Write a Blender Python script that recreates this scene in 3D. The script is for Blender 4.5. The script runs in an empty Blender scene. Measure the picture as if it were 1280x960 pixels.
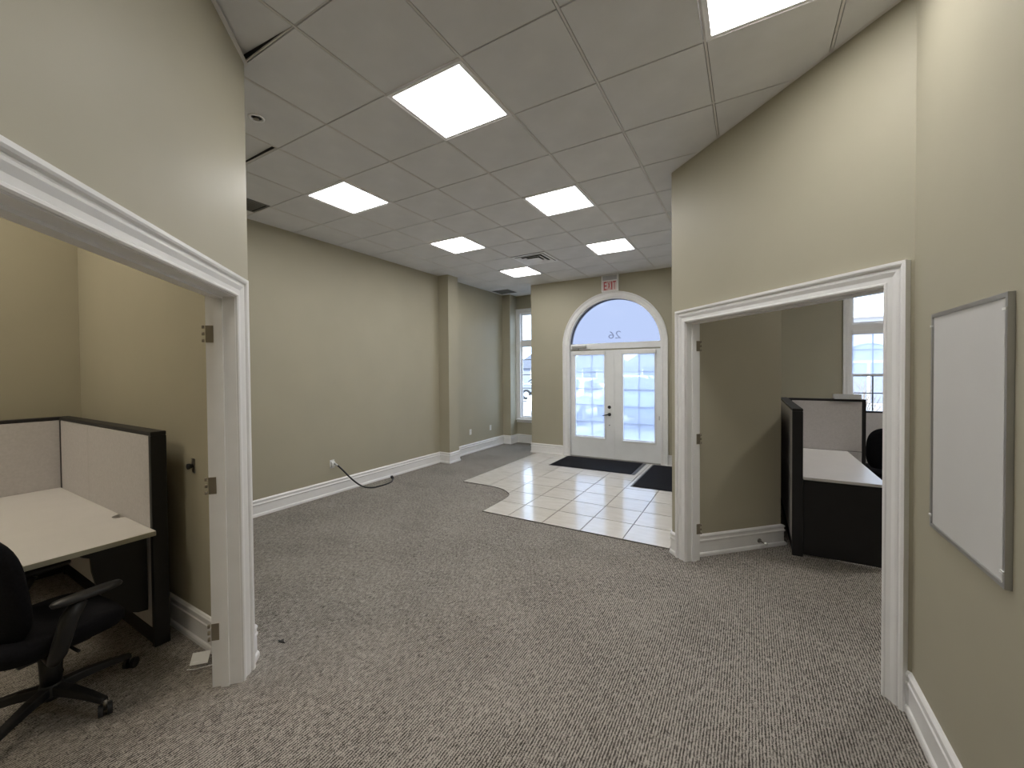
import bpy, bmesh, math, random
from mathutils import Vector, Matrix, Euler
random.seed(7)
SC = bpy.context.scene
COL = SC.collection
PI = math.pi
S2 = math.sqrt(.5)
H = 3.492            # ceiling height
T = .6096            # ceiling module
TOP = H+.30          # walls run above the hung ceiling

# ------------------------------------------------------------------ camera
cam_d = bpy.data.cameras.new('camera')
cam = bpy.data.objects.new('camera', cam_d)
COL.objects.link(cam)
yaw, pitch, roll = -.5334, -.0161, -.0081
fw = Vector((math.sin(yaw)*math.cos(pitch), math.cos(yaw)*math.cos(pitch), math.sin(pitch)))
r0 = Vector((math.cos(yaw), -math.sin(yaw), 0))
u0 = r0.cross(fw)
rt = math.cos(roll)*r0 + math.sin(roll)*u0
up = -math.sin(roll)*r0 + math.cos(roll)*u0
cam.matrix_world = Matrix(((rt.x, up.x, -fw.x, 2.0424), (rt.y, up.y, -fw.y, -1.8967),
                           (rt.z, up.z, -fw.z, H - 1.8078), (0, 0, 0, 1)))
cam_d.sensor_fit = 'HORIZONTAL'
cam_d.sensor_width = 36
cam_d.lens = 508.6423/1280*36
cam_d.shift_x = 3.1065/1280
cam_d.shift_y = -6.5987/1280
cam_d.clip_start = .02
cam_d.clip_end = 300
SC.camera = cam

# ------------------------------------------------------------------ world, sun, exposure
world = bpy.data.worlds.new('sky')
SC.world = world
world.use_nodes = True
bg = world.node_tree.nodes['Background']
bg.inputs['Color'].default_value = (.66, .79, 1, 1)
bg.inputs['Strength'].default_value = 5.0
sun_d = bpy.data.lights.new('sun', 'SUN')
sun_d.energy = 8.0
sun_d.angle = .01
sun_d.color = (1, .95, .86)
sun = bpy.data.objects.new('sun', sun_d)
COL.objects.link(sun)
sun.rotation_euler = Euler((math.radians(48), 0, math.radians(-24)))
LAMP = 18.0          # radiance of the ceiling panels
SC.view_settings.view_transform = 'Standard'
SC.view_settings.look = 'None'
SC.view_settings.exposure = 0.0
SC.view_settings.gamma = 1.0
SC.view_settings.use_curve_mapping = False


# ------------------------------------------------------------------ materials
def nodes(name):
    m = bpy.data.materials.new(name)
    m.use_nodes = True
    nt = m.node_tree
    return m, nt, nt.nodes['Principled BSDF']


def mat(name, col, rough=.6, metal=0, var=.06, scale=6, bump=0, bscale=200, spec=.5):
    """procedural paint-like material: base colour with soft noise variation and optional fine bump"""
    m, nt, b = nodes(name)
    N, L = nt.nodes, nt.links
    b.inputs['Roughness'].default_value = rough
    b.inputs['Metallic'].default_value = metal
    b.inputs['Specular IOR Level'].default_value = spec
    tc = N.new('ShaderNodeTexCoord')
    nz = N.new('ShaderNodeTexNoise')
    nz.inputs['Scale'].default_value = scale
    nz.inputs['Detail'].default_value = 4
    L.new(tc.outputs['Object'], nz.inputs['Vector'])
    cr = N.new('ShaderNodeValToRGB')
    cr.color_ramp.elements[0].position = .3
    cr.color_ramp.elements[1].position = .7
    cr.color_ramp.elements[0].color = tuple(c*(1-var) for c in col) + (1,)
    cr.color_ramp.elements[1].color = tuple(min(1, c*(1+var)) for c in col) + (1,)
    L.new(nz.outputs['Fac'], cr.inputs['Fac'])
    L.new(cr.outputs['Color'], b.inputs['Base Color'])
    if bump:
        n2 = N.new('ShaderNodeTexNoise')
        n2.inputs['Scale'].default_value = bscale
        n2.inputs['Detail'].default_value = 3
        L.new(tc.outputs['Object'], n2.inputs['Vector'])
        bp = N.new('ShaderNodeBump')
        bp.inputs['Strength'].default_value = bump
        bp.inputs['Distance'].default_value = .003
        L.new(n2.outputs['Fac'], bp.inputs['Height'])
        L.new(bp.outputs['Normal'], b.inputs['Normal'])
    return m


def emit(name, col, s):
    m = bpy.data.materials.new(name)
    m.use_nodes = True
    nt = m.node_tree
    nt.nodes.clear()
    e = nt.nodes.new('ShaderNodeEmission')
    e.inputs['Color'].default_value = col + (1,)
    e.inputs['Strength'].default_value = s
    o = nt.nodes.new('ShaderNodeOutputMaterial')
    nt.links.new(e.outputs[0], o.inputs[0])
    return m


def glass(name, tint, gloss=.08, rough=.02):
    m = bpy.data.materials.new(name)
    m.use_nodes = True
    nt = m.node_tree
    nt.nodes.clear()
    t = nt.nodes.new('ShaderNodeBsdfTransparent')
    t.inputs['Color'].default_value = tint + (1,)
    g = nt.nodes.new('ShaderNodeBsdfGlossy')
    g.inputs['Roughness'].default_value = rough
    mx = nt.nodes.new('ShaderNodeMixShader')
    mx.inputs[0].default_value = gloss
    o = nt.nodes.new('ShaderNodeOutputMaterial')
    nt.links.new(t.outputs[0], mx.inputs[1])
    nt.links.new(g.outputs[0], mx.inputs[2])
    nt.links.new(mx.outputs[0], o.inputs[0])
    return m


def screen_fabric(name, open_, col):
    """roller-shade screen cloth: partly see-through, the rest passes diffused light"""
    m = bpy.data.materials.new(name)
    m.use_nodes = True
    nt = m.node_tree
    nt.nodes.clear()
    t = nt.nodes.new('ShaderNodeBsdfTransparent')
    tr = nt.nodes.new('ShaderNodeBsdfTranslucent')
    tr.inputs['Color'].default_value = col + (1,)
    df = nt.nodes.new('ShaderNodeBsdfDiffuse')
    df.inputs['Color'].default_value = col + (1,)
    m1 = nt.nodes.new('ShaderNodeMixShader')
    m1.inputs[0].default_value = .3
    m2 = nt.nodes.new('ShaderNodeMixShader')
    m2.inputs[0].default_value = open_
    o = nt.nodes.new('ShaderNodeOutputMaterial')
    nt.links.new(tr.outputs[0], m1.inputs[1])
    nt.links.new(df.outputs[0], m1.inputs[2])
    nt.links.new(m1.outputs[0], m2.inputs[1])
    nt.links.new(t.outputs[0], m2.inputs[2])
    nt.links.new(m2.outputs[0], o.inputs[0])
    return m


def carpet_mat():
    m, nt, b = nodes('carpet_loop_pile')
    N, L = nt.nodes, nt.links
    b.inputs['Roughness'].default_value = .95
    b.inputs['Specular IOR Level'].default_value = .1
    g = N.new('ShaderNodeNewGeometry')
    # ribs run along Y
    mp = N.new('ShaderNodeMapping')
    mp.inputs['Scale'].default_value = (1, .16, 1)
    L.new(g.outputs['Position'], mp.inputs['Vector'])
    fine = N.new('ShaderNodeTexNoise')
    fine.inputs['Scale'].default_value = 190
    fine.inputs['Detail'].default_value = 2
    L.new(mp.outputs[0], fine.inputs['Vector'])
    mp2 = N.new('ShaderNodeMapping')
    mp2.inputs['Scale'].default_value = (1, .3, 1)
    L.new(g.outputs['Position'], mp2.inputs['Vector'])
    mid = N.new('ShaderNodeTexNoise')
    mid.inputs['Scale'].default_value = 26
    mid.inputs['Detail'].default_value = 5
    mid.inputs['Roughness'].default_value = .65
    L.new(mp2.outputs[0], mid.inputs['Vector'])
    speck = N.new('ShaderNodeTexNoise')
    speck.inputs['Scale'].default_value = 170
    speck.inputs['Detail'].default_value = 1
    L.new(g.outputs['Position'], speck.inputs['Vector'])
    big = N.new('ShaderNodeTexNoise')
    big.inputs['Scale'].default_value = 1.6
    big.inputs['Detail'].default_value = 3
    L.new(g.outputs['Position'], big.inputs['Vector'])
    wv = N.new('ShaderNodeTexWave')
    wv.bands_direction = 'X'
    wv.inputs['Scale'].default_value = 24
    wv.inputs['Distortion'].default_value = .6
    wv.inputs['Detail Scale'].default_value = 3
    L.new(g.outputs['Position'], wv.inputs['Vector'])

    def math_(op, a, bb):
        n = N.new('ShaderNodeMath')
        n.operation = op
        for i, v in enumerate((a, bb)):
            if isinstance(v, (int, float)):
                n.inputs[i].default_value = v
            else:
                L.new(v, n.inputs[i])
        return n.outputs[0]
    s = math_('ADD', math_('MULTIPLY', fine.outputs['Fac'], .60), math_('MULTIPLY', mid.outputs['Fac'], .22))
    s = math_('ADD', s, math_('MULTIPLY', speck.outputs['Fac'], .75))
    s = math_('ADD', s, math_('MULTIPLY', wv.outputs['Fac'], .26))
    s = math_('ADD', s, math_('MULTIPLY', big.outputs['Fac'], .16))
    mp3 = N.new('ShaderNodeMapping')
    mp3.inputs['Scale'].default_value = (1, .4, 1)
    L.new(g.outputs['Position'], mp3.inputs['Vector'])
    tuft = N.new('ShaderNodeTexNoise')
    tuft.inputs['Scale'].default_value = 78
    tuft.inputs['Detail'].default_value = 2
    L.new(mp3.outputs[0], tuft.inputs['Vector'])
    s = math_('ADD', s, math_('MULTIPLY', math_('SUBTRACT', tuft.outputs['Fac'], .5), .40))
    cr = N.new('ShaderNodeValToRGB')
    e = cr.color_ramp.elements
    e[0].position = .74
    e[0].color = (.052, .046, .040, 1)
    e[1].position = .98
    e[1].color = (.42, .386, .345, 1)
    k = cr.color_ramp.elements.new(.86)
    k.color = (.195, .178, .159, 1)
    s2 = math_('MULTIPLY', s, .9)
    L.new(s2, cr.inputs['Fac'])
    L.new(cr.outputs['Color'], b.inputs['Base Color'])
    bp = N.new('ShaderNodeBump')
    bp.inputs['Strength'].default_value = .6
    bp.inputs['Distance'].default_value = .006
    L.new(s, bp.inputs['Height'])
    L.new(bp.outputs['Normal'], b.inputs['Normal'])
    return m


def ceramic_mat():
    m, nt, b = nodes('ceramic_floor_tile')
    N, L = nt.nodes, nt.links
    b.inputs['Roughness'].default_value = .16
    g = N.new('ShaderNodeNewGeometry')
    oi = N.new('ShaderNodeObjectInfo')
    nz = N.new('ShaderNodeTexNoise')
    nz.inputs['Scale'].default_value = 5
    nz.inputs['Detail'].default_value = 6
    mp = N.new('ShaderNodeMapping')
    mp.inputs['Scale'].default_value = (1, 3, 1)
    L.new(g.outputs['Position'], mp.inputs['Vector'])
    L.new(mp.outputs[0], nz.inputs['Vector'])
    ad = N.new('ShaderNodeMath')
    ad.operation = 'MULTIPLY_ADD'
    ad.inputs[1].default_value = .35
    L.new(oi.outputs['Random'], ad.inputs[0])
    L.new(nz.outputs['Fac'], ad.inputs[2])
    cr = N.new('ShaderNodeValToRGB')
    cr.color_ramp.elements[0].position = .35
    cr.color_ramp.elements[0].color = (.60, .565, .51, 1)
    cr.color_ramp.elements[1].position = .95
    cr.color_ramp.elements[1].color = (.72, .69, .645, 1)
    L.new(ad.outputs[0], cr.inputs['Fac'])
    L.new(cr.outputs['Color'], b.inputs['Base Color'])
    return m


def brick_mat():
    m, nt, b = nodes('red_brick_far')
    N, L = nt.nodes, nt.links
    b.inputs['Roughness'].default_value = .9
    br = N.new('ShaderNodeTexBrick')
    br.inputs['Scale'].default_value = 3
    br.inputs['Color1'].default_value = (.45, .22, .18, 1)
    br.inputs['Color2'].default_value = (.36, .17, .14, 1)
    br.inputs['Mortar'].default_value = (.5, .45, .42, 1)
    tc = N.new('ShaderNodeTexCoord')
    L.new(tc.outputs['Object'], br.inputs['Vector'])
    L.new(br.outputs['Color'], b.inputs['Base Color'])
    return m


M = dict(
    wall=mat('khaki_wall_paint', (.425, .394, .298), .5, var=.025, scale=2, bump=.08, bscale=260, spec=.3),
    white=mat('white_semigloss_trim', (.87, .86, .85), .32, var=.02, scale=9),
    door=mat('white_door_paint', (.86, .87, .87), .4, var=.02, scale=5),
    tile=mat('mineral_ceiling_tile', (.76, .755, .76), .95, var=.05, scale=3, bump=.35, bscale=420, spec=.1),
    tbar=mat('ceiling_grid_metal', (.72, .69, .67), .5, var=.02),
    plenum=mat('dark_plenum_slab', (.10, .095, .09), .9),
    lampframe=mat('lamp_frame_metal', (.88, .87, .88), .4, var=.02),
    lamp=emit('lit_diffuser', (1.0, .985, .965), LAMP),
    lampwarm=emit('warm_diffuser', (1.0, .90, .74), LAMP*1.5),
    lampfill=emit('fill_diffuser', (1.0, .96, .92), LAMP*3.2),  # strong fill emission for the added right office panel
    carpet=carpet_mat(),
    ceramic=ceramic_mat(),
    grout=mat('tile_grout', (.17, .155, .14), .9, var=.1, scale=20),
    rubber=mat('black_mat_pile', (.012, .012, .015), .9, var=.4, scale=120, bump=.6, bscale=500, spec=.15),
    matedge=mat('grey_mat_rubber_edge', (.07, .07, .075), .6, var=.1),
    black=mat('black_plastic', (.012, .012, .014), .45, var=.1, scale=20),
    frame=mat('black_panel_trim', (.013, .012, .013), .5, var=.1, scale=12, spec=.4),
    fabric=mat('grey_panel_fabric', (.60, .575, .57), .9, var=.05, scale=60, bump=.3, bscale=600, spec=.1),
    laminate=mat('white_laminate', (.72, .70, .69), .3, var=.02),
    lamedge=mat('laminate_edge', (.42, .41, .33), .45, var=.03),
    cloth=mat('black_chair_cloth', (.010, .010, .013), .9, var=.2, scale=90, bump=.4, bscale=600, spec=.15),
    steel=mat('satin_steel', (.36, .34, .31), .35, metal=1, var=.08),
    alu=mat('aluminium_frame', (.50, .50, .50), .38, metal=.9, var=.05),
    bronze=mat('dark_bronze', (.30, .265, .21), .4, metal=.7, var=.1),
    board=mat('whiteboard_surface', (.72, .71, .70), .22, var=.015, scale=2),
    plate=mat('white_plastic_plate', (.82, .82, .80), .35, var=.02),
    vent=mat('vent_white_metal', (.90, .90, .92), .35, var=.03),
    grille=mat('dark_grille_metal', (.16, .155, .15), .6, var=.1),
    void=mat('duct_void', (.006, .006, .006), .9),
    glass=glass('clear_window_glass', (.93, .97, 1.0), .006),
    archglass=glass('arch_window_glass', (.40, .405, .44), .004, .1),
    shade=screen_fabric('shade_screen_cloth', .58, (.72, .78, .95)),
    red=mat('red_letters', (.50, .02, .03), .5, var=.02),
    signface=mat('exit_sign_face', (.72, .62, .60), .45, var=.03),
    numeral=glass('frosted_vinyl_numeral', (.74, .74, .76), .03, .6),
    paper=mat('white_paper', (.80, .80, .78), .8, var=.03, scale=30),
    tray=mat('white_tray_plastic', (.66, .67, .68), .4, var=.02),
    asphalt=mat('pale_asphalt', (.30, .30, .31), .9, var=.15, scale=1.5),
    stone=mat('pale_stone', (.62, .60, .57), .8, var=.06),
    brick=brick_mat(),
    stucco=mat('grey_stucco', (.22, .23, .27), .9, var=.06),
    slate=mat('slate_roof', (.13, .14, .17), .8, var=.1),
    darkglass=mat('dark_glass', (.04, .05, .06), .08, var=.05),
    twig=mat('bare_twigs', (.22, .17, .13), .9, var=.2),
    tyre=mat('tyre_rubber', (.02, .02, .02), .85, var=.1),
    carwhite=mat('car_white', (.72, .72, .72), .2, var=.01),
    carblue=mat('car_blue', (.10, .14, .25), .2, var=.01),
    cargrey=mat('car_grey', (.22, .23, .25), .2, var=.01),
)
SHARED = {}


# ------------------------------------------------------------------ mesh helpers
class MB:
    """collects vertices and faces for ONE mesh object"""
    def __init__(s):
        s.v, s.f, s.sm = [], [], []

    def add(s, vs, fs, smooth=False):
        o = len(s.v)
        s.v += [tuple(p) for p in vs]
        s.f += [tuple(i+o for i in f) for f in fs]
        s.sm += [smooth]*len(fs)
        return s

    def box(s, x0, y0, z0, x1, y1, z1):
        return s.prism([(x0, y0), (x1, y0), (x1, y1), (x0, y1)], z0, z1)

    def prism(s, poly, z0, z1, fn=None):
        """poly in plane coords extruded z0..z1; fn maps (p,q,h) to xyz"""
        n = len(poly)
        ar = sum(poly[i][0]*poly[(i+1) % n][1]-poly[(i+1) % n][0]*poly[i][1] for i in range(n))
        if ar < 0:
            poly = poly[::-1]
        vs = [(p, q, z0) for p, q in poly]+[(p, q, z1) for p, q in poly]
        fs = [tuple(range(n))[::-1], tuple(range(n, 2*n))]+[(i, (i+1) % n, n+(i+1) % n, n+i) for i in range(n)]
        if fn:
            vs = [tuple(fn(*p)) for p in vs]
        return s.add(vs, fs)

    def tube(s, pts, r, n=10, caps=True, smooth=True):
        pts = [Vector(p) for p in pts]
        rs = r if isinstance(r, (list, tuple)) else [r]*len(pts)
        rings = []
        up_ = None
        for i, p in enumerate(pts):
            d = (pts[min(i+1, len(pts)-1)]-pts[max(i-1, 0)]).normalized()
            if up_ is None:
                up_ = d.orthogonal().normalized()
            up_ = (up_-d*up_.dot(d))
            up_ = up_.normalized() if up_.length > 1e-6 else d.orthogonal().normalized()
            w = d.cross(up_)
            rings.append([p+(up_*math.cos(2*PI*k/n)+w*math.sin(2*PI*k/n))*rs[i] for k in range(n)])
        vs = [q for rg in rings for q in rg]
        fs = [(i*n+k, i*n+(k+1) % n, (i+1)*n+(k+1) % n, (i+1)*n+k) for i in range(len(pts)-1) for k in range(n)]
        s.add(vs, fs, smooth)
        if caps:
            o = len(s.v)-len(vs)
            s.f += [tuple(o+k for k in range(n))[::-1], tuple(o+(len(pts)-1)*n+k for k in range(n))]
            s.sm += [False, False]
        return s

    def lathe(s, prof, n=24, at=(0, 0, 0), ax='z', smooth=True):
        vs = []
        for r, h in prof:
            for k in range(n):
                c, d = r*math.cos(2*PI*k/n), r*math.sin(2*PI*k/n)
                q = {'z': (c, d, h), 'y': (c, h, d), 'x': (h, c, d)}[ax]
                vs.append((q[0]+at[0], q[1]+at[1], q[2]+at[2]))
        m = len(prof)
        fs = [(i*n+k, i*n+(k+1) % n, (i+1)*n+(k+1) % n, (i+1)*n+k) for i in range(m-1) for k in range(n)]
        s.add(vs, fs, smooth)
        o = len(s.v)-len(vs)
        s.f += [tuple(o+k for k in range(n))[::-1], tuple(o+(m-1)*n+k for k in range(n))]
        s.sm += [False, False]
        return s

    def sweep(s, path, prof, fn, side=1, closed=False):
        """profile (off,h): off along the in-plane left normal * side, h along the plane normal; mitred"""
        n, m = len(path), len(prof)
        P = [Vector(p) for p in path]
        vs = []
        for i in range(n):
            a = P[i]-P[i-1] if (i > 0 or closed) else None
            b = P[(i+1) % n]-P[i] if (i < n-1 or closed) else None
            na = Vector((-a.y, a.x)).normalized() if a else None
            nb = Vector((-b.y, b.x)).normalized() if b else None
            if na is None:
                nn = nb
            elif nb is None:
                nn = na
            else:
                nn = (na+nb)/(1+na.dot(nb))
            for o, h in prof:
                q = P[i]+nn*o*side
                vs.append(tuple(fn(q.x, q.y, h)))
        fs = []
        for i in range(n if closed else n-1):
            j = (i+1) % n
            for k in range(m):
                l = (k+1) % m
                fs.append((i*m+k, i*m+l, j*m+l, j*m+k))
        if not closed:
            fs += [tuple(range(m))[::-1], tuple((n-1)*m+k for k in range(m))]
        return s.add(vs, fs)

    def data(s, name, m):
        me = bpy.data.meshes.new(name)
        me.from_pydata(s.v, [], s.f)
        me.materials.append(M[m])
        bm = bmesh.new()
        bm.from_mesh(me)
        bmesh.ops.recalc_face_normals(bm, faces=bm.faces)
        bm.to_mesh(me)
        bm.free()
        me.polygons.foreach_set('use_smooth', s.sm)
        return me

    def obj(s, name, m, parent=None, bevel=0, seg=2, sub=0):
        me = s.data(name, m)
        if bevel:
            bm = bmesh.new()
            bm.from_mesh(me)
            bmesh.ops.remove_doubles(bm, verts=bm.verts, dist=1e-6)
            ed = [e for e in bm.edges if len(e.link_faces) == 2 and e.calc_face_angle(0) > .6]
            bmesh.ops.bevel(bm, geom=ed, offset=bevel, segments=seg, affect='EDGES', profile=.5, clamp_overlap=True)
            bm.to_mesh(me)
            bm.free()
        return link(name, me, parent)


def link(name, me, parent=None):
    o = bpy.data.objects.new(name, me)
    COL.objects.link(o)
    if parent:
        o.parent = parent
    return o


def tag(o, label=None, cat=None, group=None, kind=None):
    for k, v in (('label', label), ('category', cat), ('group', group), ('kind', kind)):
        if v:
            o[k] = v
    return o


def empty(name, loc=(0, 0, 0), rz=0):
    o = bpy.data.objects.new(name, None)
    o.empty_display_size = .1
    o.location = loc
    o.rotation_euler = (0, 0, rz)
    COL.objects.link(o)
    return o


def struct(o, label, cat):
    return tag(o, label, cat, kind='structure')


def copy_tree(o, parent=None):
    c = o.copy()
    COL.objects.link(c)
    c.parent = parent
    for ch in list(o.children):
        copy_tree(ch, c)
    return c


def text_obj(name, txt, w, h, m, parent, fn, depth=.003):
    """lettering scaled to w x h, lower-left at plane origin; fn maps (p,q,depth) to xyz"""
    cu = bpy.data.curves.new(name, 'FONT')
    cu.body = txt
    cu.extrude = .02
    cu.resolution_u = 3
    to = bpy.data.objects.new('t', cu)
    COL.objects.link(to)
    dg = bpy.context.evaluated_depsgraph_get()
    dg.update()
    me = bpy.data.meshes.new_from_object(to.evaluated_get(dg))
    bpy.data.objects.remove(to)
    xs = [v.co.x for v in me.vertices]
    ys = [v.co.y for v in me.vertices]
    x0, x1, y0, y1 = min(xs), max(xs), min(ys), max(ys)
    for v in me.vertices:
        v.co = Vector(fn((v.co.x-x0)/(x1-x0)*w, (v.co.y-y0)/(y1-y0)*h, depth if v.co.z > 0 else 0))
    me.name = name
    me.materials.clear()
    me.materials.append(M[m])
    return link(name, me, parent)


def clip_rect(poly, x0, y0, x1, y1):
    """Sutherland-Hodgman: any polygon against a rectangle"""
    for ax, v, sg in ((0, x0, 1), (0, x1, -1), (1, y0, 1), (1, y1, -1)):
        out = []
        for i in range(len(poly)):
            a, b = poly[i-1], poly[i]
            ia, ib = sg*(a[ax]-v) >= 0, sg*(b[ax]-v) >= 0
            if ia != ib:
                t = (v-a[ax])/(b[ax]-a[ax])
                out.append((a[0]+t*(b[0]-a[0]), a[1]+t*(b[1]-a[1])))
            if ib:
                out.append(b)
        poly = out
        if not poly:
            return []
    res = []
    for p in poly:
        if not res or math.dist(p, res[-1]) > 1e-5:
            res.append(p)
    if len(res) > 1 and math.dist(res[0], res[-1]) < 1e-5:
        res.pop()
    return res


def area(p):
    return abs(sum(p[i-1][0]*p[i][1]-p[i][0]*p[i-1][1] for i in range(len(p))))/2


XYZ = lambda p, q, h: (p, q, h)


def AB(a, b, z=0):            # the 45-degree frame of the two slanted walls
    return ((a+b)*S2, (b-a)*S2, z)


# ------------------------------------------------------------------ key dimensions
XL = -2.982                   # long left wall
YF = 5.683                    # wall of the entrance doors
YW = 6.60                     # wall of the tall windows
XB = 2.727                    # wall of the whiteboard
BL, BR = -1.1043*S2, 3.5157*S2    # slanted walls, face positions (b)
WT = .135                     # their thickness
AL0, AL1 = .285, 1.785        # left opening
AR0, AR1 = -.276, 1.245       # right opening
OH = 2.105                    # opening height
CW = .108                     # casing width
LC = (-.4918, -.6125)         # end corner of the left slanted wall
RC = AB(-.470, BR)[:2]        # end corner of the right slanted wall
RB = AB(1.370, BR)[:2]
LE = AB(1.98, BL)[:2]
YL = -.705                    # wall inside the left office
XLO = -3.15                   # end wall of the left office
AO = -.345                    # wall inside the right office (a)
BO = 3.60                     # its end (b)

# ------------------------------------------------------------------ floor
fo = struct(MB().prism([(-3.6, -4.9), (6.2, -4.9), (6.2, 6.9), (-3.6, 6.9)], -.12, 0).obj('floor', 'carpet'),
            'grey-brown ribbed loop carpet covering the office floor', 'floor')

# entry tile field, cut to the curved carpet edge
curve = [(-1.76, 3.11), (-1.36, 3.111), (-1.192, 3.098), (-1.10, 3.08), (-1.032, 3.058), (-.955, 3.02), (-.883, 2.968), (-.83, 2.92),
         (-.791, 2.868), (-.765, 2.79), (-.751, 2.68), (-.744, 2.50), (-.738, 2.145)]
tilefield = curve + [(1.40, 2.145), (1.425, 2.17), (1.425, 5.683), (-1.76, 5.683)]
ef = struct(MB().prism(tilefield, .0005, .004).obj('floor', 'grout'), 'cream ceramic tile entry floor with a curved edge inside the front doors', 'floor')
TW = .447
for i in range(-5, 5):
    for j in range(-1, 9):
        x0, y0 = .055+i*TW, 2.150+j*TW
        if j == -1:
            continue
        g = .005
        lo_y = y0+g if j > 0 else y0-.05
        p = clip_rect(tilefield, x0+g, lo_y, x0+TW-g, y0+TW-g)
        if len(p) > 2 and area(p) > .0008:
            MB().prism(p, .004, .009).obj('floor_tile', 'ceramic', ef)
# thin dark metal edge between carpet and tile
MB().sweep(curve+[(1.40, 2.145)], [(-.003, .0), (.004, .0), (.004, .0105), (-.003, .0105)], XYZ).obj('edge_strip', 'grout', ef)

# ------------------------------------------------------------------ hung ceiling
ceil_poly = [(XL, LC[1]), LC, LE, (LE[0], -4.6), (XB, -4.6), RB, RC, (RC[0], YF), (-1.90, YF), (-1.90, YW), (XL, YW)]
ce = struct(MB().prism(ceil_poly, H+.06, H+.07).obj('ceiling', 'plenum'), 'hung ceiling of square grey mineral tiles in a metal grid', 'ceiling')
LIGHTS = [(0, 0), (3, 0), (-3, 1), (0, 3), (-3, 4), (0, 6), (-3, 7), (2, -4)]  # last entry: added corridor panel, unseen, lifts the near walls
VENT = (-2, 6)
g = .0065
gx, gy = .010, .0075
full = [(gx, gy), (T-gx, gy), (T-gx, T-gy), (gx, T-gy)]
full_me = MB().prism(full, 0, .014).data('ceiling_tile', 'tile')
cut = {}
for u in range(-5, 5):
    for v in range(-8, 11):
        if (u, v) in LIGHTS or (u, v) == VENT:
            continue
        x0, y0 = u*T, v*T
        p = clip_rect(ceil_poly, x0+gx, y0+gy, x0+T-gx, y0+T-gy)
        if len(p) < 3 or area(p) < .002:
            continue
        if abs(area(p)-(T-2*gx)*(T-2*gy)) < 1e-4:
            o = link('ceiling_tile', full_me, ce)
            o.location = (x0, y0, H)
            if (u, v) == (-3, -1):
                o.rotation_euler = (math.radians(2.2), math.radians(-1.0), 0)
        else:
            fn = None
            if (u, v) == (-1, -2):        # badly seated tile, its far edge lifted off the bar
                fn = lambda a, b, h: (a, b, h+max(0, -a)*max(0, b+1.15)*.17)
            MB().prism(p, H, H+.014, fn).obj('ceiling_tile', 'tile', ce)


def crossings(ax, v):
    r = []
    n = len(ceil_poly)
    for i in range(n):
        a, b = ceil_poly[i-1], ceil_poly[i]
        if (a[ax] > v) != (b[ax] > v):
            t = (v-a[ax])/(b[ax]-a[ax])
            r.append(a[1-ax]+t*(b[1-ax]-a[1-ax]))
    return sorted(r)


for ax, rng in ((0, range(-5, 6)), (1, range(-8, 12))):
    for k in rng:
        c = crossings(ax, k*T+1e-4)
        for a, b in zip(c[::2], c[1::2]):
            w, z0, z1 = (.006, H-.001, H+.012) if ax == 0 else (.003, H+.004, H+.013)
            if ax == 0:
                MB().box(k*T-w, a, z0, k*T+w, b, z1).obj('grid_bar', 'tbar', ce)
            else:
                MB().box(a, k*T-w, z0, b, k*T+w, z1).obj('grid_bar', 'tbar', ce)
# wall angle round the edge
MB().sweep(ceil_poly, [(0, H-.001), (.020, H-.001), (.020, H+.003), (0, H+.003)], XYZ, closed=True).obj('wall_angle', 'tbar', ce)

# ceiling lights
lab = {(0, 0): 'large lit square ceiling panel nearest the left slanted wall', (3, 0): 'lit ceiling panel cut by the top edge above the right opening',
       (-3, 1): 'lit ceiling panel nearest the long left wall, second row back', (0, 3): 'lit ceiling panel in the middle of the right row',
       (-3, 4): 'lit ceiling panel in the left row, in front of the square air diffuser', (0, 6): 'lit ceiling panel closest above the exit sign',
       (-3, 7): 'small far lit ceiling panel just behind the square air diffuser', (2, -4): 'unseen lit ceiling panel added over the near corridor for brightness'}
fr = MB()
c0, c1 = .012, T-.012
i0, i1 = .034, T-.034
for a in ((c0, c0, c1, i0), (c0, i1, c1, c1), (c0, i0, i0, i1), (i1, i0, c1, i1)):
    fr.box(a[0], a[1], -.007, a[2], a[3], .01)
for a in ((.006, .006, T-.006, .012), (.006, T-.012, T-.006, T-.006), (.006, .012, .012, T-.012), (T-.012, .012, T-.006, T-.012)):
    fr.box(a[0], a[1], -.010, a[2], a[3], .01)
fr_me = fr.data('lamp_frame', 'lampframe')
df_me = MB().box(i0-.002, i0-.002, -.004, i1+.002, i1+.002, .004).data('diffuser', 'lamp')
def office_light(x, y, z, m, label):
    o = empty('ceiling_light', (x, y, z))
    tag(o, label, 'ceiling light')
    link('lamp_frame', fr_me, o)
    MB().box(i0-.002, i0-.002, -.004, i1+.002, i1+.002, .004).obj('diffuser', m, o)


office_light(-2.6, -2.3, TOP-.012, 'lampwarm', 'warm ceiling panel over the left office desk, out of the picture')
office_light(-1.4, -3.3, TOP-.012, 'lampwarm', 'unseen warm ceiling panel added at the rear of the left office for brightness')  # second panel added to raise the left office brightness
office_light(4.1, 3.3, TOP-.012, 'lampfill', 'strong unseen ceiling panel added to brighten the right office')  # added fill source, stronger than the visible panels
for u, v in LIGHTS:
    o = empty('ceiling_light', (u*T, v*T, H))
    tag(o, lab[(u, v)], 'ceiling light', 'square lit ceiling panels')
    link('lamp_frame', fr_me, o)
    link('diffuser', df_me, o)

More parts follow.
